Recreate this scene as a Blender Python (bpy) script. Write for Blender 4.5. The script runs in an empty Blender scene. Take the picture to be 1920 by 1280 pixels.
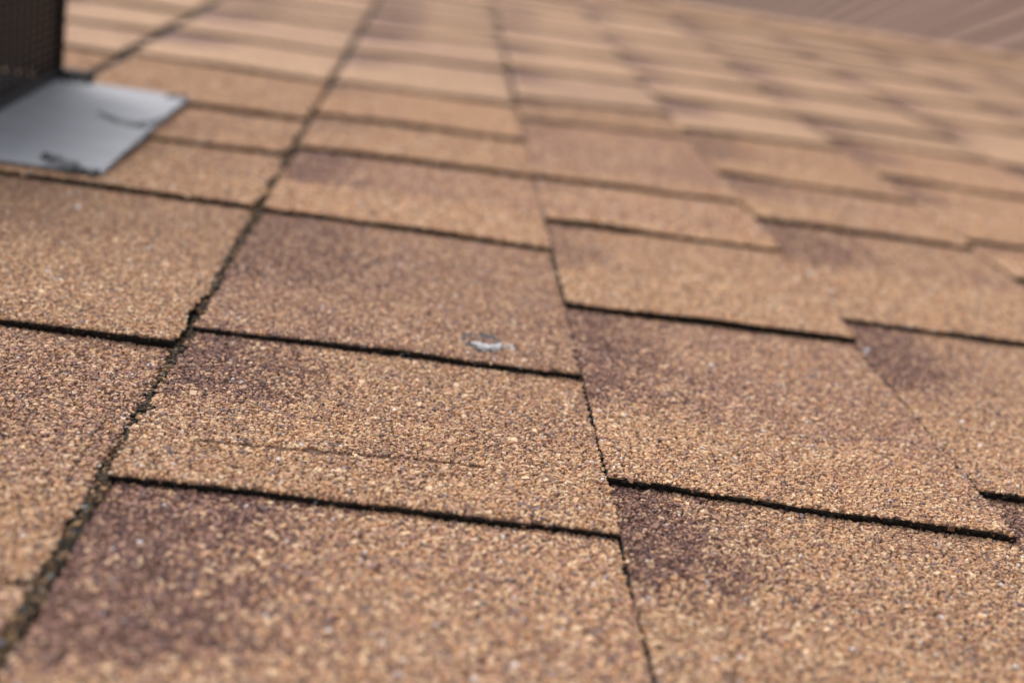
import bpy, math
import numpy as np
from mathutils import Matrix, Vector

# ------------------------------------------------------------------ camera, sky, sun, exposure
PITCH = math.radians(15.0)          # pitch of the shingled roof
Z0 = 4.2                            # height of the roof origin above the ground
sc = bpy.context.scene
ROOF = Matrix.Translation((0, 0, Z0)) @ Matrix.Rotation(PITCH, 4, 'X')   # roof frame: x across, y up the slope, z off the surface

F_PX = 2600.0                       # focal length in pixels of the 1920 wide photograph
CAM_H = 0.21                        # lens height above the shingles
CAM_R = np.array([[0.98796393, -0.0355919, 0.15053399],
                  [0.13080472, -0.32722761, -0.93584839],
                  [0.08256751, 0.94427502, -0.31863349]])
cam_d = bpy.data.cameras.new('camera')
cam = bpy.data.objects.new('camera', cam_d)
sc.collection.objects.link(cam)
m = Matrix.Identity(4)
for i, axis in enumerate((CAM_R[0], -CAM_R[1], -CAM_R[2])):
    for j in range(3):
        m[j][i] = axis[j]
m[2][3] = CAM_H
cam.matrix_world = ROOF @ m
cam_d.sensor_fit = 'HORIZONTAL'
cam_d.sensor_width = 36.0
cam_d.lens = 36.0 * F_PX / 1920.0
cam_d.clip_start = 0.01
cam_d.clip_end = 3000.0
cam_d.dof.use_dof = True
cam_d.dof.focus_distance = 0.528
cam_d.dof.aperture_fstop = 5.2
cam_d.dof.aperture_blades = 7
sc.camera = cam

SUN_EL, SUN_AZ = 56.0, -55.0        # azimuth from +Y (up the roof), positive towards +X
world = bpy.data.worlds.new('World')
sc.world = world
world.use_nodes = True
wn = world.node_tree
wn.nodes.clear()
wo = wn.nodes.new('ShaderNodeOutputWorld')
bg = wn.nodes.new('ShaderNodeBackground')
sky = wn.nodes.new('ShaderNodeTexSky')
sky.sky_type = 'NISHITA'
sky.sun_disc = False
sky.sun_elevation = math.radians(SUN_EL)
sky.sun_rotation = math.radians(SUN_AZ)
sky.dust_density = 4.0
hs = wn.nodes.new('ShaderNodeHueSaturation')
hs.inputs['Saturation'].default_value = 0.25      # thin overcast
wn.links.new(sky.outputs[0], hs.inputs['Color'])
wn.links.new(hs.outputs[0], bg.inputs['Color'])
bg.inputs['Strength'].default_value = 0.15
wn.links.new(bg.outputs[0], wo.inputs['Surface'])

sun_d = bpy.data.lights.new('sun', 'SUN')
sun_d.energy = 0.85
sun_d.angle = math.radians(28)
sun_d.color = (1.0, 0.98, 0.95)
sun = bpy.data.objects.new('sun', sun_d)
sc.collection.objects.link(sun)
el, az = math.radians(SUN_EL), math.radians(SUN_AZ)
sdir = Vector((math.sin(az) * math.cos(el), math.cos(az) * math.cos(el), math.sin(el)))
sun.rotation_euler = sdir.to_track_quat('Z', 'Y').to_euler()
sun.location = (0, 0, 12)

vs = sc.view_settings
vs.view_transform = 'Standard'
vs.look = 'None'
vs.exposure = 0.48
vs.gamma = 1.0
sc.cycles.use_denoising = True
sc.cycles.denoiser = 'OPENIMAGEDENOISE'
sc.cycles.denoising_input_passes = 'RGB_ALBEDO_NORMAL'
sc.cycles.denoising_prefilter = 'ACCURATE'
sc.cycles.max_bounces = 6
sc.cycles.use_adaptive_sampling = False

rng = np.random.default_rng(7)


# ------------------------------------------------------------------ helpers
def lin(r, g, b):
    c = np.array([r, g, b], float) / 255
    return np.where(c <= .04045, c / 12.92, ((c + .055) / 1.055) ** 2.4)


def project(u, v, n=0.0):
    p = CAM_R @ np.stack([u, v, np.zeros_like(u) + n - CAM_H])
    return 960 + F_PX * p[0] / p[2], 640 + F_PX * p[1] / p[2], p[2]


class ValueNoise:
    """Smooth random values over the roof plane."""
    def __init__(self, seed):
        self.t = np.random.default_rng(seed).random((64, 64))

    def __call__(self, x, y):
        xi, yi = np.floor(x).astype(int), np.floor(y).astype(int)
        fx, fy = x - xi, y - yi
        fx, fy = fx * fx * (3 - 2 * fx), fy * fy * (3 - 2 * fy)
        t = self.t
        a, b = t[xi % 64, yi % 64], t[(xi + 1) % 64, yi % 64]
        c, d = t[xi % 64, (yi + 1) % 64], t[(xi + 1) % 64, (yi + 1) % 64]
        return (a * (1 - fx) + b * fx) * (1 - fy) + (c * (1 - fx) + d * fx) * fy


N1, N2, N3 = ValueNoise(1), ValueNoise(2), ValueNoise(3)


def fbm(n, x, y):
    return (n(x, y) + .5 * n(2.1 * x + 7, 2.1 * y + 3) + .25 * n(4.3 * x + 1, 4.3 * y + 9)) / 1.75


def smooth(a, b, x):
    t = np.clip((x - a) / (b - a), 0, 1)
    return t * t * (3 - 2 * t)


def make_mesh(name, verts, faces, mats, mat_ids=None, cols=None, smooth_flags=None):
    """faces: list of int arrays (k x 3 or k x 4); mat_ids: one id per array."""
    me = bpy.data.meshes.new(name)
    verts = np.asarray(verts, np.float32)
    me.vertices.add(len(verts))
    me.vertices.foreach_set('co', verts.ravel())
    loops = np.concatenate([f.ravel() for f in faces]).astype(np.int32)
    tot = np.concatenate([np.full(len(f), f.shape[1], np.int32) for f in faces])
    start = np.concatenate([[0], np.cumsum(tot)[:-1]]).astype(np.int32)
    me.loops.add(len(loops))
    me.loops.foreach_set('vertex_index', loops)
    me.polygons.add(len(tot))
    me.polygons.foreach_set('loop_start', start)
    try:
        me.polygons.foreach_set('loop_total', tot)
    except Exception:
        pass
    if mat_ids is not None:
        me.polygons.foreach_set('material_index', np.concatenate([np.full(len(f), i, np.int32) for f, i in zip(faces, mat_ids)]))
    sm = np.zeros(len(tot), bool)
    if smooth_flags is not None:
        sm = np.concatenate([np.full(len(f), s, bool) for f, s in zip(faces, smooth_flags)])
    me.polygons.foreach_set('use_smooth', sm)
    for mt in mats:
        me.materials.append(mt)
    me.update(calc_edges=True)
    if cols is not None:
        at = me.color_attributes.new('tint', 'FLOAT_COLOR', 'POINT')
        c4 = np.ones((len(verts), 4), np.float32)
        c4[:, :3] = cols
        at.data.foreach_set('color', c4.ravel())
    me.validate()
    return me


def link(name, me, parent=None, loc=(0, 0, 0)):
    o = bpy.data.objects.new(name, me)
    sc.collection.objects.link(o)
    if parent is not None:
        o.parent = parent
    o.location = loc
    return o


def thing(name, label, cat, matrix):
    o = bpy.data.objects.new(name, None)
    sc.collection.objects.link(o)
    o.matrix_world = matrix
    o.empty_display_size = .05
    o['label'] = label
    o['kind'] = 'thing'
    o['category'] = cat
    return o


def boxes_mesh(name, boxes, mat, bevel=0.0):
    """Boxes (x0,x1,y0,y1,z0,z1) in one mesh, each with its own small bevel."""
    import bmesh
    bm = bmesh.new()
    for b in boxes:
        x0, x1, y0, y1, z0, z1 = b
        vsn = [bm.verts.new(p) for p in ((x0, y0, z0), (x1, y0, z0), (x1, y1, z0), (x0, y1, z0),
                                         (x0, y0, z1), (x1, y0, z1), (x1, y1, z1), (x0, y1, z1))]
        for f in ((3, 2, 1, 0), (4, 5, 6, 7), (0, 1, 5, 4), (1, 2, 6, 5), (2, 3, 7, 6), (3, 0, 4, 7)):
            bm.faces.new([vsn[i] for i in f])
    if bevel:
        bmesh.ops.bevel(bm, geom=bm.edges[:], offset=bevel, segments=2, profile=.5, affect='EDGES')
    me = bpy.data.meshes.new(name)
    bm.to_mesh(me)
    bm.free()
    me.materials.append(mat)
    return me


# ------------------------------------------------------------------ materials
def principled(name, base=(.5, .5, .5), rough=.8, metal=0.0, spec=.3):
    mt = bpy.data.materials.new(name)
    mt.use_nodes = True
    b = mt.node_tree.nodes['Principled BSDF']
    b.inputs['Base Color'].default_value = (*base, 1)
    b.inputs['Roughness'].default_value = rough
    b.inputs['Metallic'].default_value = metal
    b.inputs['Specular IOR Level'].default_value = spec
    return mt, mt.node_tree.nodes, mt.node_tree.links, b


def node(nt, kind, **kw):
    n = nt.new(kind)
    for k, v in kw.items():
        setattr(n, k, v)
    return n


M_GRAN, nn, ll, b = principled('stone_granules', rough=.72, spec=.25)
a = node(nn, 'ShaderNodeAttribute', attribute_name='tint')
ll.new(a.outputs['Color'], b.inputs['Base Color'])

# bare asphalt under the granules and on cut edges
M_ASPH, nn, ll, b = principled('asphalt', base=(.012, .011, .010), rough=.75, spec=.25)
tc = node(nn, 'ShaderNodeTexCoord')
no = node(nn, 'ShaderNodeTexNoise')
no.inputs['Scale'].default_value = 900
no.inputs['Detail'].default_value = 4
ll.new(tc.outputs['Object'], no.inputs['Vector'])
cr = node(nn, 'ShaderNodeValToRGB')
cr.color_ramp.elements[0].position = .35
cr.color_ramp.elements[0].color = (.007, .006, .0055, 1)
cr.color_ramp.elements[1].position = .75
cr.color_ramp.elements[1].color = (.035, .030, .025, 1)
ll.new(no.outputs['Fac'], cr.inputs['Fac'])
ll.new(cr.outputs['Color'], b.inputs['Base Color'])
bp = node(nn, 'ShaderNodeBump')
bp.inputs['Strength'].default_value = .8
bp.inputs['Distance'].default_value = .0012
ll.new(no.outputs['Fac'], bp.inputs['Height'])
ll.new(bp.outputs['Normal'], b.inputs['Normal'])

# the bed the granules sit in
M_BED, nn, ll, b = principled('granule_bed', rough=.85, spec=.15)
a = node(nn, 'ShaderNodeAttribute', attribute_name='tint')
mx = node(nn, 'ShaderNodeMixRGB', blend_type='MULTIPLY')
mx.inputs['Fac'].default_value = 1
mx.inputs['Color2'].default_value = (.30, .27, .26, 1)
ll.new(a.outputs['Color'], mx.inputs['Color1'])
ll.new(mx.outputs['Color'], b.inputs['Base Color'])

# granule surface for shingles farther away, colour darkened for shade between granules
M_FAR, nn, ll, b = principled('granule_surface', rough=.8, spec=.2)
a = node(nn, 'ShaderNodeAttribute', attribute_name='tint')
tc = node(nn, 'ShaderNodeTexCoord')
vo = node(nn, 'ShaderNodeTexVoronoi', feature='F1')
vo.inputs['Scale'].default_value = 480
ll.new(tc.outputs['Object'], vo.inputs['Vector'])
sep = node(nn, 'ShaderNodeSeparateColor')
ll.new(vo.outputs['Color'], sep.inputs['Color'])
cr = node(nn, 'ShaderNodeValToRGB')
cr.color_ramp.interpolation = 'LINEAR'
e = cr.color_ramp.elements
e[0].position = 0
e[0].color = (.29, .275, .31, 1)
e[1].position = 1
e[1].color = (1.30, 1.32, 1.34, 1)
for p, c in ((.12, (.53, .50, .51, 1)), (.4, (.82, .79, .745, 1)), (.75, (1.0, .99, .95, 1))):
    q = e.new(p)
    q.color = c
ll.new(sep.outputs[0], cr.inputs['Fac'])
mx = node(nn, 'ShaderNodeMixRGB', blend_type='MULTIPLY')
mx.inputs['Fac'].default_value = 1
ll.new(a.outputs['Color'], mx.inputs['Color1'])
ll.new(cr.outputs['Color'], mx.inputs['Color2'])
ll.new(mx.outputs['Color'], b.inputs['Base Color'])
bp = node(nn, 'ShaderNodeBump', invert=True)
bp.inputs['Strength'].default_value = .5
bp.inputs['Distance'].default_value = .0012
ll.new(vo.outputs['Distance'], bp.inputs['Height'])
ll.new(bp.outputs['Normal'], b.inputs['Normal'])

# vent metal
M_HOOD, nn, ll, b = principled('brown_metal', base=(.028, .021, .019), rough=.5, metal=0, spec=.4)
no = node(nn, 'ShaderNodeTexNoise')
no.inputs['Scale'].default_value = 60
no.inputs['Detail'].default_value = 5
cr = node(nn, 'ShaderNodeValToRGB')
cr.color_ramp.elements[0].color = (.007, .0055, .005, 1)
cr.color_ramp.elements[1].color = (.018, .013, .012, 1)
ll.new(no.outputs['Fac'], cr.inputs['Fac'])
ll.new(cr.outputs['Color'], b.inputs['Base Color'])
M_WIRE, nn, ll, b = principled('screen_wire', base=(.036, .031, .031), rough=.5, metal=.3, spec=.5)

M_FLASH, nn, ll, b = principled('galvanised_sheet', base=(.3, .3, .32), rough=.6, metal=.0, spec=.2)
tc = node(nn, 'ShaderNodeTexCoord')
no = node(nn, 'ShaderNodeTexNoise')
no.inputs['Scale'].default_value = 40
no.inputs['Detail'].default_value = 6
ll.new(tc.outputs['Object'], no.inputs['Vector'])
cr = node(nn, 'ShaderNodeValToRGB')
cr.color_ramp.elements[0].position = .3
cr.color_ramp.elements[0].color = (.37, .37, .395, 1)
cr.color_ramp.elements[1].position = .7
cr.color_ramp.elements[1].color = (.43, .43, .455, 1)
ll.new(no.outputs['Fac'], cr.inputs['Fac'])
ll.new(cr.outputs['Color'], b.inputs['Base Color'])
M_TAR, nn, ll, b = principled('roofing_cement', base=(.03, .036, .042), rough=.45, spec=.5)
M_WHITE, nn, ll, b = principled('glass_fibre_mat', base=(.70, .685, .68), rough=.8, spec=.3)
M_DENT, nn, ll, b = principled('bruised_asphalt', base=(.085, .074, .075), rough=.8, spec=.3)

# ------------------------------------------------------------------ the shingles: where each one lies
T = 0.0036                          # thickness of a shingle
# columns: left and right side, and the butts (left end, right end) from the bottom up, in metres on the slope
COLS = {
    -1: (-0.452, -0.2790, [(.10, .10), (.27, .27), (.45, .452), (.655, .655), (.86, .86), (1.045, 1.045), (1.132, 1.13), (1.262, 1.266), (1.43, 1.44), (1.62, 1.625)]),
    0: (-0.2690, -0.0918, [(.135, .135), (.352, .352), (.553, .553), (.797, .796), (.940, .950), (1.071, 1.086), (1.286, 1.280), (1.473, 1.479), (1.700, 1.715)]),
    1: (-0.0868, 0.0840, [(.225, .226), (.423, .4245), (.577, .580), (.796, .795), (.984, .995), (1.118, 1.133), (1.29, 1.31), (1.51, 1.545), (1.71, 1.78)]),
    2: (0.0849, 0.2422, [(.262, .258), (.4705, .462), (.686, .691), (.866, .873), (.997, 1.010), (1.240, 1.275), (1.36, 1.40), (1.572, 1.60), (1.79, 1.80), (2.02, 2.03), (2.245, 2.25), (2.50, 2.50)]),
    3: (0.2424, 0.4060, [(.31, .308), (.502, .500), (.730, .725), (.960, .963), (1.117, 1.108), (1.314, 1.333), (1.508, 1.515), (1.68, 1.685), (1.881, 1.885), (2.092, 2.10), (2.43, 2.44), (2.64, 2.64)]),
    4: (0.4066, 0.5840, [(.24, .24), (.45, .45), (.68, .68), (.886, .882), (.987, .993), (1.212, 1.198), (1.400, 1.396), (1.524, 1.520), (1.739, 1.735), (1.981, 1.975), (2.162, 2.16), (2.377, 2.375), (2.58, 2.58)]),
    5: (0.5850, 0.7560, [(.30, .30), (.52, .52), (.74, .74), (.93, .93), (1.13, 1.13), (1.382, 1.38), (1.655, 1.66), (1.860, 1.865), (2.084, 2.085), (2.297, 2.30), (2.53, 2.53)]),
    6: (0.7570, 0.9250, [(.21, .21), (.41, .41), (.62, .62), (.80, .80), (1.01, 1.01), (1.24, 1.24), (1.50, 1.50), (1.739, 1.735), (1.924, 1.92), (2.156, 2.15), (2.413, 2.41)]),
}
V_RIDGE = 2.825
r2 = np.random.default_rng(31)
for k, sign in ((-2, -1), (-3, -1), (-4, -1)) + tuple((i, 1) for i in range(7, 15)):
    w = r2.uniform(.16, .18)
    if sign < 0:
        uR = COLS[k + 1][0] - .002
        COLS[k] = (uR - w, uR, [])
    else:
        uL = COLS[k - 1][1] + .001
        COLS[k] = (uL, uL + w, [])
for k, (uL, uR, butts) in COLS.items():
    v = butts[-1][0] if butts else r2.uniform(.12, .3)
    if not butts:
        butts.append((v, v))
    while v < V_RIDGE - .30:
        v += r2.choice([.135, .155, .19, .2, .225, .24])
        d = r2.normal(0, .004)
        butts.append((v - d, v + d))

# (column, row): (width of the dark patch 0..1, its depth from the butt above 0..1, strength, redness of the upper part, its depth)
PATCH = {
    (1, 0): (.29, .50, .95, .25, .6), (1, 1): (.24, .43, .88, .15, .5), (1, 2): (.30, .62, .62, .55, 1.1),
    (1, 3): (.22, .52, .85, .55, .55), (1, 4): (.16, .4, .5, .1, .4), (1, 5): (.12, .4, .5, .05, .4),
    (1, 6): (.2, .4, .7, .3, .5), (1, 7): (.3, .5, .9, .4, .9),
    (2, 0): (.17, .36, .95, .1, .4), (2, 1): (.19, .60, .85, .50, .66), (2, 2): (.16, .52, .62, .10, .5),
    (2, 3): (.12, .3, .5, .3, .8), (2, 4): (.14, .35, .35, .55, .9), (2, 5): (.2, .5, .6, .3, .5), (2, 6): (.25, .5, .8, .4, .9),
    (3, 0): (.3, .4, .9, .1, .4), (3, 1): (.22, .42, .95, .35, .62), (3, 2): (.32, .45, .75, .30, .5),
    (3, 3): (.26, .4, .75, .3, .6), (3, 4): (.28, .4, .8, .2, .5),
    (4, 3): (.2, .3, .5, .1, .4), (4, 4): (.3, .4, .7, .1, .4), (4, 5): (.3, .5, .8, .2, .5),
    (0, 0): (.2, .4, .6, .3, .6), (0, 1): (.9, .55, .12, .42, .7), (0, 2): (.28, .45, .25, .30, .45), (0, 3): (.05, .2, .1, .08, .5),
    (0, 4): (.05, .2, .1, .25, .7), (0, 5): (.05, .2, .1, .05, .4), (0, 6): (.3, .45, .85, .15, .5), (0, 7): (.3, .45, .7, .3, .8),
}

TAN = lin(199, 155, 113)
PURPLE = lin(118, 82, 76)
ROSE = lin(170, 124, 100)
PAL = {
    'tan': (np.array([lin(201, 160, 121), lin(223, 191, 153), lin(194, 145, 103), lin(178, 134, 111), lin(134, 106, 92), lin(114, 102, 106), lin(222, 216, 212)]),
            np.array([.34, .18, .19, .16, .085, .038, .007])),
    'rose': (np.array([lin(176, 134, 112), lin(196, 156, 124), lin(154, 114, 98), lin(138, 106, 94), lin(116, 96, 94), lin(212, 180, 150), lin(222, 216, 212)]),
             np.array([.30, .22, .20, .12, .08, .075, .005])),
    'purple': (np.array([lin(132, 97, 84), lin(114, 83, 76), lin(100, 79, 76), lin(152, 112, 96), lin(182, 140, 114), lin(206, 170, 136), lin(226, 222, 222)]),
               np.array([.31, .22, .13, .17, .105, .06, .005])),
}
for _c, _w in PAL.values():                  # weathered: a little greyer
    _c[:] = _c * .95 + .05 * (_c @ np.array([.2126, .7152, .0722]))[:, None] * np.array([1.03, .99, .98])
    _c[:] = _c * np.array([1.0, 1.0, 1.012])
    _m = (_c * _w[:, None]).sum(0)
    _c[:] = _m + .86 * (_c - _m)
MEAN = {k: (c * w[:, None]).sum(0) for k, (c, w) in PAL.items()}


for _k in (3, 4, 5, 6):  # strong corner patches farther off: purple granules plus painted butt shade
    for _r in range(4, 12):
        PATCH[(_k, _r)] = (.17 + .10 * ((_r * 7 + _k * 3) % 5) / 4, .45 + .25 * ((_r * 5 + _k) % 3) / 2, .8, .15, .6)


class Shingle:
    def __init__(self, col, row, edge_seed):
        uL, uR, butts = COLS[col]
        self.col, self.row = col, row
        self.uL, self.uR = uL, uR
        self.b0 = butts[row]
        self.b1 = butts[row + 1] if row + 1 < len(butts) else (V_RIDGE + .04, V_RIDGE + .04)
        self.seed = edge_seed
        self.near = 0
        self.uL += {(1, 1): -.0016, (1, 0): .0005, (3, 0): -.0012, (3, 1): -.0012}.get((col, row), 0)
        self.uR += {(1, 0): -.0006, (1, 1): .0001, (2, 1): -.0022}.get((col, row), -.0009 if col == 1 and row < 5 else -.0022 if col == 1 else -.001 if col == 0 and row > 3 else 0)
        rr = np.random.default_rng(1000 + edge_seed)
        self.patch = PATCH.get((col, row)) or (rr.uniform(.2, .36), rr.uniform(.4, .75), rr.uniform(.5, 1.0), rr.uniform(0, .4), rr.uniform(.4, .9))
        self.tone = rr.normal(1.0, .035)

    def v0(self, s):
        return self.b0[0] + (self.b0[1] - self.b0[0]) * s

    def v1(self, s):
        return self.b1[0] + (self.b1[1] - self.b1[0]) * s

    def point(self, s, t):
        """s, t in 0..1 on the exposed face (t may pass 1 under the shingle above); edges wander a little."""
        vb, vt = self.v0(s), self.v1(s)
        v = vb + (vt - vb) * t
        k = self.seed * 3.7
        wl = (N1(v * 55 + k, v * 0 + k) - .5) * .0026 + (N2(v * 420 + k, v * 0) - .5) * .0012
        wr = (N1(v * 55 + k + 31, v * 0 + k) - .5) * .0022 + (N2(v * 420 + k, v * 0 + 9.3) - .5) * .0012
        if self.col == 0:
            wr = wr * 1.7
        if self.col in (1, 2):
            wr = wr * .6
        if self.col in (2, 3):
            wl = wl * .5
        u = self.uL + wl + (self.uR + wr - self.uL - wl) * s
        wb = (N3(u * 60 + k, u * 0) - .5) * .0016 + (N2(u * 500, u * 0 + k) - .5) * .0010
        v = v + wb * np.clip(1 - t, 0, 1) ** 6
        fr = (v - vb) / (vt - vb)
        th = T * (.3 if (self.col, self.row) == (0, 1) else 1)
        z = th - th * fr + (N3(u * 9 + k, v * 9) - .5) * .0006
        # a slightly lifted butt here and there
        z = z + (N1(u * 17 + k, u * 0 + 5) - .45) * .0020 * np.clip(1 - t, 0, 1) ** 3
        return u, v, z

    def mix(self, s, t):
        """Amounts of purple and of red-brown granules at a place on the face."""
        u, v, _ = self.point(s, t)
        w, d, st, red, dr = self.patch
        st = st * (.95 if self.near else 1.3)  # far patches deepened, corner shade painted in with the purple granules
        n = fbm(N1, u * 70 + self.seed, v * 55) - .5
        n2 = fbm(N2, u * 45 + self.seed, v * 45) - .5
        p = (1 - smooth(w - .14, w + .22, s + n * .26)) * (1 - smooth(d - .05, d + .08, 1 - t + n2 * .12 - .08 * (w - s)))
        p = p * st * (.75 + .5 * fbm(N3, u * 130, v * 110))
        r = red * (1 - smooth(dr - .05, dr + .08, 1 - t + n2 * .10))
        r = r + .5 * np.clip(fbm(N2, u * 26 + 3, v * 22 + self.seed) - .52, 0, 1) * 2
        return np.clip(p, 0, 1), np.clip(r, 0, 1)

    def mean_colour(self, s, t):
        p, r = self.mix(s, t)
        c = MEAN['tan'] * (1 - r)[:, None] + MEAN['rose'] * r[:, None]
        return (c * (1 - p)[:, None] + MEAN['purple'] * p[:, None]) * self.tone


# unit granule shapes: a chip with eight corners, and a rounder stone
CHIP_V = np.array([(-1, -1, -1), (1, -1, -1), (1, 1, -1), (-1, 1, -1), (-1, -1, 1), (1, -1, 1), (1, 1, 1), (-1, 1, 1)]) * np.array([.74, .74, .8])
CHIP_F = np.array([(4, 5, 6), (4, 6, 7), (0, 1, 5), (0, 5, 4), (1, 2, 6), (1, 6, 5), (2, 3, 7), (2, 7, 6), (3, 0, 4), (3, 4, 7), (2, 1, 0), (3, 2, 0)])


def granules(pos, rad, flat, rg, fine):
    """Irregular little stones at pos (k x 3): verts and faces of all."""
    base, fc = CHIP_V, CHIP_F
    k, nv = len(pos), len(base)
    vts = base[None] * (1 + rg.normal(0, .10, (k, nv, 1))) + rg.normal(0, .17, (k, nv, 3))
    vts[:, 4:, :2] *= rg.uniform(.45, 1.0, (k, 1, 1))
    vts = vts * np.stack([rad * rg.uniform(.8, 1.45, k), rad * rg.uniform(.72, 1.1, k), rad * flat], 1)[:, None, :]
    tilt = rg.normal(0, .28, k)
    ct, st_ = np.cos(tilt)[:, None], np.sin(tilt)[:, None]
    x, z = vts[..., 0] * ct - vts[..., 2] * st_, vts[..., 0] * st_ + vts[..., 2] * ct
    a = rg.uniform(0, 2 * math.pi, k)
    ca, sa = np.cos(a)[:, None], np.sin(a)[:, None]
    x, y = x * ca - vts[..., 1] * sa, x * sa + vts[..., 1] * ca
    out = np.stack([x, y, z], -1) + pos[:, None, :]
    faces = (fc[None] + (np.arange(k) * nv)[:, None, None]).reshape(-1, 3)
    return out.reshape(-1, 3), faces, nv


HOLE = (0.0405, 0.6025)             # the torn spot on shingle (1, 2)


def shingle_geometry(sh, near):
    """Verts, face arrays, material ids, tints, smoothness for one shingle, in the roof frame."""
    wid, hei = sh.uR - sh.uL, sh.b1[0] - sh.b0[0]
    step = .0014 if near == 2 else .003 if near == 1 else .008
    ns, nt = max(4, int(wid / step)), max(4, int(hei / (step * 1.3)))
    t_top = 1 + .018 / hei
    S, Tt = np.meshgrid(np.linspace(0, 1, ns + 1), np.linspace(0, t_top, nt + 1))
    s, t = S.ravel(), Tt.ravel()
    u, v, z = sh.point(s, t)
    if near:
        z = z - .0003
    col = sh.mean_colour(s, np.clip(t, 0, 1))
    V = [np.stack([u, v, z], 1)]
    C = [col]
    idx = np.arange((ns + 1) * (nt + 1)).reshape(nt + 1, ns + 1)
    quad = np.stack([idx[:-1, :-1], idx[:-1, 1:], idx[1:, 1:], idx[1:, :-1]], -1).reshape(-1, 4)
    Fs, mats, sm = [quad], [1 if near else 0], [True]
    # walls: butt, left side, right side
    rr = np.random.default_rng(50 + sh.seed)
    off = len(s)
    for line, nx, ny, depth in ((idx[0], 0, -1, T + .0004), (idx[:, 0][::-1], -1, 0, None), (idx[:, -1], 1, 0, None)):
        top = np.stack([u, v, z], 1)[line]
        rows = [line]
        for f in (.2, .55, 1.0):
            p = top.copy()
            bottom = np.full(len(top), -.0005 if depth else -.0022)
            p[:, 2] = top[:, 2] + (bottom - top[:, 2]) * f
            bulge = (.0002 if f < .3 else -.0004 if f < .8 else -.0012)
            j = rr.normal(0, .00030 if near else 0, len(top))
            p[:, 0] += nx * (bulge + j)
            p[:, 1] += ny * (bulge + j)
            V.append(p)
            C.append(col[line] * .3)
            rows.append(np.arange(off, off + len(line)))
            off += len(line)
        for a_, b_ in zip(rows[:-1], rows[1:]):
            Fs.append(np.stack([b_[:-1], b_[1:], a_[1:], a_[:-1]], -1))
            mats.append(2)
            sm.append(False)
    if near:
        fine = near == 2
        rg = np.random.default_rng(900 + sh.seed)
        sp = .00130 if fine else .00160
        nx_, ny_ = int(wid / sp) + 2, int((hei * t_top) / (sp * .866)) + 2
        gx, gy = np.meshgrid(np.arange(nx_), np.arange(ny_))
        gu = ((gx + .5 * (gy % 2)) * sp).ravel() + rg.normal(0, sp * .27, gx.size)
        gv = (gy * sp * .866).ravel() + rg.normal(0, sp * .27, gx.size)
        s_, t_ = gu / wid, gv / hei
        keep = (s_ > -.001) & (s_ < 1.001) & (t_ > .001) & (t_ < 1 + .006 / hei) & (rg.random(gx.size) > .03)
        # fewer stones hold on close to the cut edges
        edge = t_ * hei if sh.col != 0 else np.minimum((1 - s_) * wid, t_ * hei)
        keep &= rg.random(gx.size) > .45 * np.exp(-np.clip(edge, 0, 1) / .0012)
        s_, t_ = s_[keep], t_[keep]
        pu, pv, pz = sh.point(s_, t_)
        k2 = np.ones(len(pu), bool)
        if (sh.col, sh.row) == (1, 1):                               # the faint crack across this shingle
            line_v = .4632 + .075 * (pu + .014) + .002 * (N1(pu * 60, pu * 0) - .5)
            fade = smooth(-.084, -.055, pu) * (1 - smooth(.03, .05, pu)) * (.85 + .5 * N2(pu * 90, pu * 0))
            k2 &= ~((np.abs(pv - line_v) < .0015) & (rg.random(len(pu)) < fade))
        if (sh.col, sh.row) == (0, 1):                               # two faint scuffs
            for c0, vv0, vv1 in ((-.1005, .405, .475), (-.106, .395, .44)):
                k2 &= ~((np.abs(pu - c0 - .0015 * (N2(pv * 80, pv * 0) - .5)) < .0007) & (pv > vv0) & (pv < vv1) & (rg.random(len(pu)) < .6))
        if (sh.col, sh.row) == (1, 2):
            hr = ((pu - HOLE[0] + .001) / .0078) ** 2 + ((pv - HOLE[1] - .004) / .0125) ** 2 + 2.6 * (fbm(N2, pu * 190, pv * 190) - .5)
            k2 &= (hr > .95) | ((pv > HOLE[1] + .001) & (rg.random(len(pu)) < np.where(hr < .42, .8, .25)))
        s_, t_, pu, pv, pz = s_[k2], t_[k2], pu[k2], pv[k2], pz[k2]
        k = len(pu)
        rad = sp * .60 * np.exp(rg.normal(0, .24, k))
        flat = rg.uniform(.42, .72, k)
        pos = np.stack([pu, pv, pz + .0001 + rg.normal(0, .00012, k)], 1)
        gvts, gf, nv = granules(pos, rad, flat, rg, True)
        p, r = sh.mix(s_, np.clip(t_, 0, 1))
        q = rg.random(k)
        kind = np.where(q < p, 2, np.where(rg.random(k) < r, 1, 0))
        gc = np.zeros((k, 3))
        for i, nm in enumerate(('tan', 'rose', 'purple')):
            mk = kind == i
            c, w = PAL[nm]
            gc[mk] = c[rg.choice(len(w), mk.sum(), p=w / w.sum())]
        gc *= np.exp(rg.normal(0, .11, k))[:, None] * sh.tone * (1.06 if fine else 1.11)
        # grains stuck to the cut edge of the butt
        kb = int(wid / .0026)
        sb = rg.random(kb)
        bu, bv, bz = sh.point(sb, np.zeros(kb))
        bpos = np.stack([bu, bv - .0001 + rg.normal(0, .0003, kb), bz - rg.random(kb) ** 1.4 * .0030], 1)
        bvts, bf, _ = granules(bpos, .0006 * np.exp(rg.normal(0, .3, kb)), rg.uniform(.5, .9, kb), rg, True)
        bpal = np.array([lin(34, 31, 29), lin(62, 54, 46), lin(120, 92, 68), lin(130, 132, 138)])
        bc = bpal[rg.choice(4, kb, p=[.52, .30, .12, .06])]
        gf = np.concatenate([gf, bf + len(gvts)])
        gvts = np.concatenate([gvts, bvts])
        V.append(gvts)
        C.append(np.repeat(np.concatenate([gc, bc]), nv, 0))
        Fs.append(gf + off)
        mats.append(0)
        sm.append(False)
        off += len(gvts)
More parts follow.
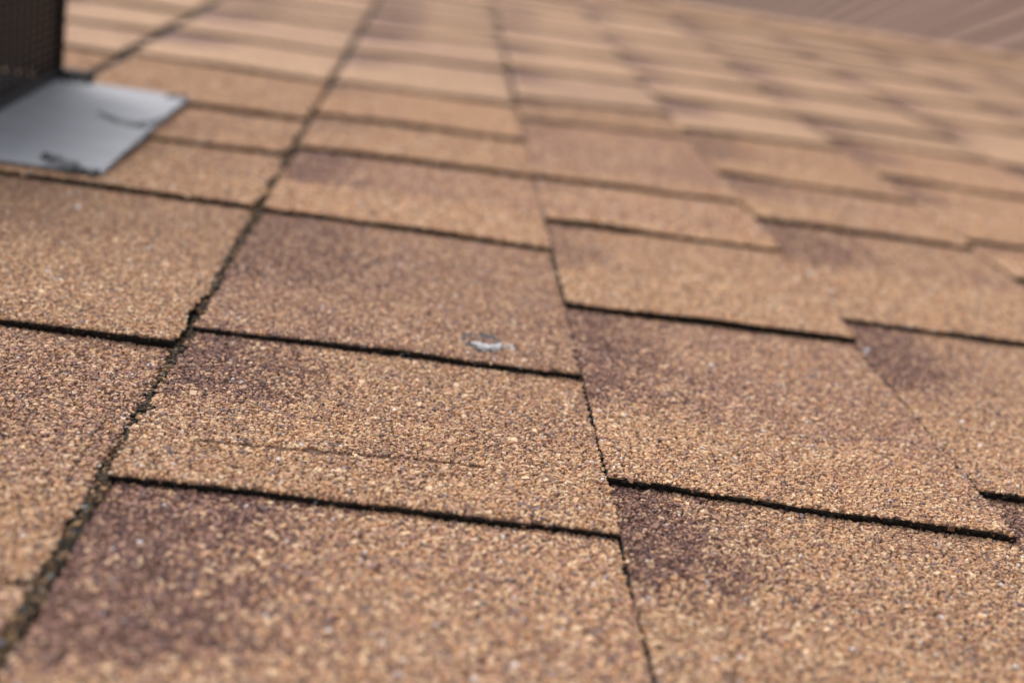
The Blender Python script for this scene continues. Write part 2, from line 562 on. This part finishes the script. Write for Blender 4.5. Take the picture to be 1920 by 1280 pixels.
    return np.concatenate(V), Fs, mats, np.concatenate(C), sm


def build_shingle(sh, near, parent, label=None):
    V, Fs, mats, C, sm = shingle_geometry(sh, near)
    org = np.array([(sh.uL + sh.uR) / 2, sh.b0[0], 0])
    me = make_mesh('shingle', V - org, Fs, [M_GRAN if near else M_FAR, M_BED, M_ASPH], mats, C, sm)
    o = link('shingle', me, parent, org)
    if label:
        o['label'] = label
    return o


# ------------------------------------------------------------------ the roof and its shingles
roof = thing('shingle_roof', 'tan asphalt shingle roof slope with purple brown patches and staggered tabs', 'roof', ROOF)

U_MIN, U_MAX = COLS[-4][0] - .02, COLS[14][1] + .02
deck_v = np.array([(U_MIN, -.1, -.0016), (U_MAX, -.1, -.0016), (U_MAX, V_RIDGE, -.0016), (U_MIN, V_RIDGE, -.0016),
                   (U_MIN, -.1, -.03), (U_MAX, -.1, -.03), (U_MAX, V_RIDGE, -.03), (U_MIN, V_RIDGE, -.03)])
# the slope beyond the ridge falls away on the other side
c2, s2 = math.cos(2 * PITCH), math.sin(2 * PITCH)
deck_v = np.concatenate([deck_v, [(U_MAX, V_RIDGE + 2.5 * c2, -.0016 - 2.5 * s2), (U_MIN, V_RIDGE + 2.5 * c2, -.0016 - 2.5 * s2)]])
deck_f = [np.array([(0, 1, 2, 3), (7, 6, 5, 4), (0, 4, 5, 1), (1, 5, 6, 2), (3, 7, 4, 0), (3, 2, 8, 9)])]
link('roof_deck', make_mesh('roof_deck', deck_v, deck_f, [M_ASPH]), roof)

shingles, seed = [], 0
for colk in sorted(COLS):
    for row in range(len(COLS[colk][2])):
        seed += 1
        shingles.append(Shingle(colk, row, seed))
gs, gt = np.meshgrid(np.linspace(.04, .96, 14), np.linspace(.04, .96, 14))
for sh in shingles:
    u, v, z = sh.point(gs.ravel(), gt.ravel())
    x, y, d = project(u, v, z)
    ok = (x > 0) & (x < 1920) & (y > 0) & (y < 1280) & (d > .05)
    area = (sh.uR - sh.uL) * (sh.b1[0] - sh.b0[0]) / 196
    sh.size = float((ok * area * F_PX ** 2 * CAM_H / np.maximum(d, .05) ** 3).sum())
shingles.sort(key=lambda q: -q.size)
shown = [q for q in shingles[:100] if q.size > 0]
rest = [q for q in shingles if q not in shown]
for sh in shown:
    vb = min(sh.b0)
    near = 0
    if sh.size > 0 and sh.col in (0, 1, 2, 3, 4, -1):
        near = 2 if vb < .72 else 1 if vb < 1.25 else 0
    sh.near = near
    build_shingle(sh, near, roof, 'shingle with a small torn white edged hole' if (sh.col, sh.row) == (1, 2) else None)

Vs, Cs, tops, walls, off = [], [], [], [], 0
for sh in rest:
    V, Fs, mats, C, sm = shingle_geometry(sh, 0)
    Vs.append(V)
    Cs.append(C)
    for f, i in zip(Fs, mats):
        (tops if i == 0 else walls).append(f + off)
    off += len(V)
o = link('shingle', make_mesh('shingle', np.concatenate(Vs), [np.concatenate(tops), np.concatenate(walls)], [M_FAR, M_ASPH], [0, 1], np.concatenate(Cs), [True, False]), roof)
o['kind'] = 'stuff'

# ridge caps: bent shingles lapped along the ridge
u, i = .30, 0
rc = np.random.default_rng(5)
while u < 2.0:
    w = .20
    ns, nt = 10, 16
    S, A = np.meshgrid(np.linspace(0, 1, ns + 1), np.linspace(-1, 1, nt + 1))
    s, a = S.ravel(), A.ravel()
    lift = T * .9 + T * .9 * (1 - s)
    reach = .135 + rc.normal(0, .006)
    fall = np.where(a > 0, a * reach * s2, 0)
    x = u + s * w
    y = V_RIDGE + np.where(a > 0, a * reach * c2, a * reach)
    z = lift - fall + .004 * (1 - np.clip(np.abs(a) / .25, 0, 1) ** 2) * 0 + T * .8
    tone = rc.normal(1.12, .06)
    rose = .5 * rc.random() ** 2
    colr = np.tile((MEAN['tan'] * (1 - rose) + MEAN['rose'] * rose) * tone, (len(s), 1))
    top = np.stack([x, y, z], 1)
    bot = top - np.array([0, 0, T * 1.6])
    n = len(s)
    idx = np.arange(n).reshape(nt + 1, ns + 1)
    q = np.stack([idx[:-1, :-1], idx[:-1, 1:], idx[1:, 1:], idx[1:, :-1]], -1).reshape(-1, 4)
    loop = np.concatenate([idx[0, :], idx[1:, -1], idx[-1, ::-1][1:], idx[::-1, 0][1:]])
    wl = np.stack([loop[:-1] + n, loop[1:] + n, loop[1:], loop[:-1]], -1)
    me = make_mesh('ridge_cap', np.concatenate([top, bot]) - np.array([u, V_RIDGE, 0]), [q, wl], [M_FAR], [0, 0], np.concatenate([colr, colr * .8]), [True, False])
    link('ridge_cap', me, roof, (u, V_RIDGE, 0))
    u += .145

# the torn spot: bruised hollow with a white lip of fibre mat, on its shingle
holed = [o for o in roof.children if o.get('label')][0]
hs_ = [q for q in shingles if (q.col, q.row) == (1, 2)][0]
org = np.array(holed.location)
n_ = 26
X, Y = np.meshgrid(np.linspace(-1, 1, n_), np.linspace(-1, 1, n_))
x, y = X.ravel(), Y.ravel()
rad_ = np.hypot(x, y)
px, py = HOLE[0] - .001 + x * .0115, HOLE[1] + .004 + y * .0165
frac = (py - hs_.b0[0]) / (hs_.b1[0] - hs_.b0[0])
pz = T - T * frac + .0001 - .0016 * np.exp(-(rad_ / .45) ** 2) + .0009 * fbm(N2, px * 500, py * 500) * (rad_ < .9) - .0012 * smooth(.75, 1.0, rad_)
idx = np.arange(n_ * n_).reshape(n_, n_)
q = np.stack([idx[:-1, :-1], idx[:-1, 1:], idx[1:, 1:], idx[1:, :-1]], -1).reshape(-1, 4)
q = q[(rad_[q] < 1.02).all(1)]
me = make_mesh('bruised_hollow', np.stack([px, py, pz], 1) - org, [q], [M_DENT], [0], None, [False])
link('bruised_hollow', me, holed)
rg = np.random.default_rng(77)
ang = rg.normal(-1.6, .48, 130)
rr_ = rg.uniform(.50, 1.08, 130)
hx, hy = HOLE[0] + .001 + np.cos(ang) * rr_ * .0074, HOLE[1] + np.sin(ang) * rr_ * .0078
extra = rg.uniform(0, 1, 14)
hx = np.concatenate([hx, HOLE[0] + .006 + extra * .007])
hy = np.concatenate([hy, HOLE[1] - .0022 + extra * .002 + rg.normal(0, .0008, 14)])
fz = (hy - hs_.b0[0]) / (hs_.b1[0] - hs_.b0[0])
hz = T - T * fz + rg.uniform(.0002, .0018, len(hx))
gv_, gf_, _ = granules(np.stack([hx, hy, hz], 1), rg.uniform(.0006, .0013, len(hx)), rg.uniform(.35, .7, len(hx)), rg, True)
link('white_lip', make_mesh('white_lip', gv_ - org, [gf_], [M_WHITE]), holed)

# loose grit in the open joint between the two nearest columns
rg = np.random.default_rng(12)
k = 9000
gv = rg.uniform(.28, 1.25, k)
gu = rg.normal(-.0893, .0012, k) + (N1(gv * 40, gv * 0) - .5) * .001
gz = rg.uniform(-.0012, .0008, k) + .0016 * N2(gv * 60, gv * 0)
cl = fbm(N3, gv * 90, gv * 0 + 2)
sel = cl > .34
gu, gv, gz = gu[sel], gv[sel], gz[sel]
k = len(gu)
gvts, gf, nv = granules(np.stack([gu, gv, gz], 1), .0008 * np.exp(rg.normal(0, .25, k)), rg.uniform(.5, .9, k), rg, True)
pal = np.array([lin(60, 52, 42), lin(44, 37, 30), lin(104, 80, 56), lin(150, 116, 80), lin(118, 122, 128)])
gc = pal[rg.choice(5, k, p=[.34, .20, .28, .16, .02])]
grit = link('grit', make_mesh('grit', gvts, [gf], [M_GRAN], [0], np.repeat(gc, nv, 0), [False]))
grit.matrix_world = ROOF
grit['kind'] = 'stuff'
grit['label'] = 'dark loose grit lying in the open joint between two shingle columns'
grit['category'] = 'grit'

# ------------------------------------------------------------------ roof vent with its flashing
vent = thing('roof_vent', 'dark brown box vent with wire screen side on grey metal flashing', 'roof vent', ROOF @ Matrix.Translation((-.44, .85, T)))
VO = np.array([-.44, .85, T])


def vent_part(name, boxes, mat, bevel=0.0, parent=None):
    bx = [(b[0] - VO[0], b[1] - VO[0], b[2] - VO[1], b[3] - VO[1], b[4] - VO[2], b[5] - VO[2]) for b in boxes]
    return link(name, boxes_mesh(name, bx, mat, bevel), parent or vent)


FZ = T + .0016
flash = vent_part('flashing', [(-.64, -.1835, .808, 1.0865, FZ, FZ + .0016)], M_FLASH, .0005)
x0, x1, y0, y1, zb, zt = -.59, -.2812, .815, 1.094, FZ + .0017, .135
fr = .009
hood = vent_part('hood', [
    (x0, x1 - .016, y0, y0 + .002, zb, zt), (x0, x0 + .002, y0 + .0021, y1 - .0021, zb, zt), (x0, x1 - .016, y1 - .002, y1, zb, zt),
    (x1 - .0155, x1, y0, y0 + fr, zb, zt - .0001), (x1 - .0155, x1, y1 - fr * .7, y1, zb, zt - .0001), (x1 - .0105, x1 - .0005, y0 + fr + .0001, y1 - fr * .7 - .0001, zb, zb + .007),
    (x1 - .004, x1 + .022, y1 + .0005, y1 + .009, zb - .004, zb + .006), (x0 - .012, x1 + .012, y0 - .012, y1 + .012, zt + .0001, zt + .016)], M_HOOD, .0008)  # first box: small dark strip at the upper corner
vent_part('duct', [(-.52, -.36, .87, 1.03, zb, .09)], M_HOOD, .006)
wires = []
p = .016
v = y0 + fr
while v < y1 - fr * .7:
    wires.append((x1 - .0062, x1 - .0050, v, v + .0048, zb + .007, zt - .001))
    v += p
z = zb + .008
while z < zt - .002:
    wires.append((x1 - .0049, x1 - .0037, y0 + fr, y1 - fr * .7, z, z + .0021))
    z += .0062
vent_part('wire_screen', wires, M_WIRE)


def smear(path, width, height, seed):
    """A lumpy dark ridge, mostly roofing cement, along a path of (x, y) on the flashing."""
    rg = np.random.default_rng(seed)
    pts = np.array(path, float)
    seg = np.concatenate([[0], np.cumsum(np.hypot(*np.diff(pts, axis=0).T))])
    n, mm = 40, 9
    L = np.linspace(0, seg[-1], n)
    cx, cy = np.interp(L, seg, pts[:, 0]), np.interp(L, seg, pts[:, 1])
    tx, ty = np.gradient(cx), np.gradient(cy)
    ln = np.hypot(tx, ty)
    nx, ny = -ty / ln, tx / ln
    f = L / seg[-1]
    env = np.minimum(1, np.minimum(f, 1 - f) * 6 + .12)
    w = width * env * (.25 + 1.3 * N1(f * 9 + seed, f * 0) * N2(f * 23 + seed, f * 0 + 1) * 1.6)
    A = np.linspace(-1, 1, mm)
    X = cx[:, None] + nx[:, None] * w[:, None] * A
    Y = cy[:, None] + ny[:, None] * w[:, None] * A
    Zs = FZ + .0012 + height * (1 - A[None] ** 2) * (.5 + N2(f * 15 + seed, f * 0))[:, None]
    idx = np.arange(n * mm).reshape(n, mm)
    q = np.stack([idx[:-1, :-1], idx[1:, :-1], idx[1:, 1:], idx[:-1, 1:]], -1).reshape(-1, 4)
    me = make_mesh('dark_smear', np.stack([X.ravel(), Y.ravel(), Zs.ravel()], 1) - VO, [q], [M_TAR], [0], None, [True])
    return link('dark_smear', me, flash)


smear([(-.2262, .9774), (-.212, .9637), (-.1989, .9552), (-.187, .951)], .0075, .0016, 3)
smear([(-.196, .957), (-.189, .968), (-.1845, .985)], .0045, .0016, 13)
smear([(-.2246, .8361), (-.2127, .8215), (-.2032, .8147), (-.193, .8105)], .0095, .0020, 4)
smear([(-.207, .8125), (-.197, .8098), (-.1845, .8090)], .0060, .0022, 14)
smear([(-.199, 1.0805), (-.192, 1.0790), (-.1845, 1.074)], .0085, .0016, 5)
smear([(-.2793, 1.0802), (-.2692, 1.0816), (-.2569, 1.0804)], .0085, .003, 6)  # dark strip at the hood's upper corner, reusing the cement material
smear([(-.1842, 1.0459), (-.1842, .9211), (-.1842, .8146)], .0016, .0008, 8)  # thin dark line along the right edge, reusing the cement material

# ------------------------------------------------------------------ the roof wing behind the ridge
WING_Q = math.radians(68)
wing_o = Vector((1.36, 2.76, Z0 + .70))
wing_m = Matrix.Translation(wing_o) @ Matrix.Rotation(-WING_Q, 4, 'Y')       # local x up its slope, y along its courses
wing = thing('roof_wing', 'dark brown shingled roof wing with slanting courses rising behind the tan ridge', 'roof', wing_m)
M_WING, nn, ll, b = principled('dark_brown_shingle', rough=.85, spec=.2)
a = node(nn, 'ShaderNodeAttribute', attribute_name='tint')
ll.new(a.outputs['Color'], b.inputs['Base Color'])
EXP = .09
rw = np.random.default_rng(9)
link('wing_deck', boxes_mesh('wing_deck', [(-8 * EXP, 50 * EXP, .01, 25.9, -.30, -.002)], M_ASPH), wing)
for i in range(-8, 50):
    xs = i * EXP
    ny_ = 60
    yy = np.linspace(0, 26.0, ny_ + 1)
    tw = np.repeat(rw.normal(1, .02, ny_ // 3 + 1), 3)[:ny_ + 1]
    base = lin(130, 103, 90)[None] * tw[:, None]
    rows = [np.stack([np.full_like(yy, xs + .001), yy, np.full_like(yy, 0)], 1), np.stack([np.full_like(yy, xs), yy, np.full_like(yy, .010)], 1),
            np.stack([np.full_like(yy, xs + EXP + .004), yy, np.full_like(yy, .0005)], 1)]
    n = ny_ + 1
    ix = np.arange(n)
    f1 = np.stack([ix[:-1] + n, ix[:-1], ix[1:], ix[1:] + n], -1)
    f2 = np.stack([ix[:-1] + 2 * n, ix[:-1] + n, ix[1:] + n, ix[1:] + 2 * n], -1)
    me = make_mesh('shingle_course', np.concatenate(rows) - np.array([xs, 0, 0]), [f1, f2], [M_ASPH, M_WING], [0, 1], np.concatenate([base * .3, base, base]), [False, False])
    link('shingle_course', me, wing, (xs, 0, 0))
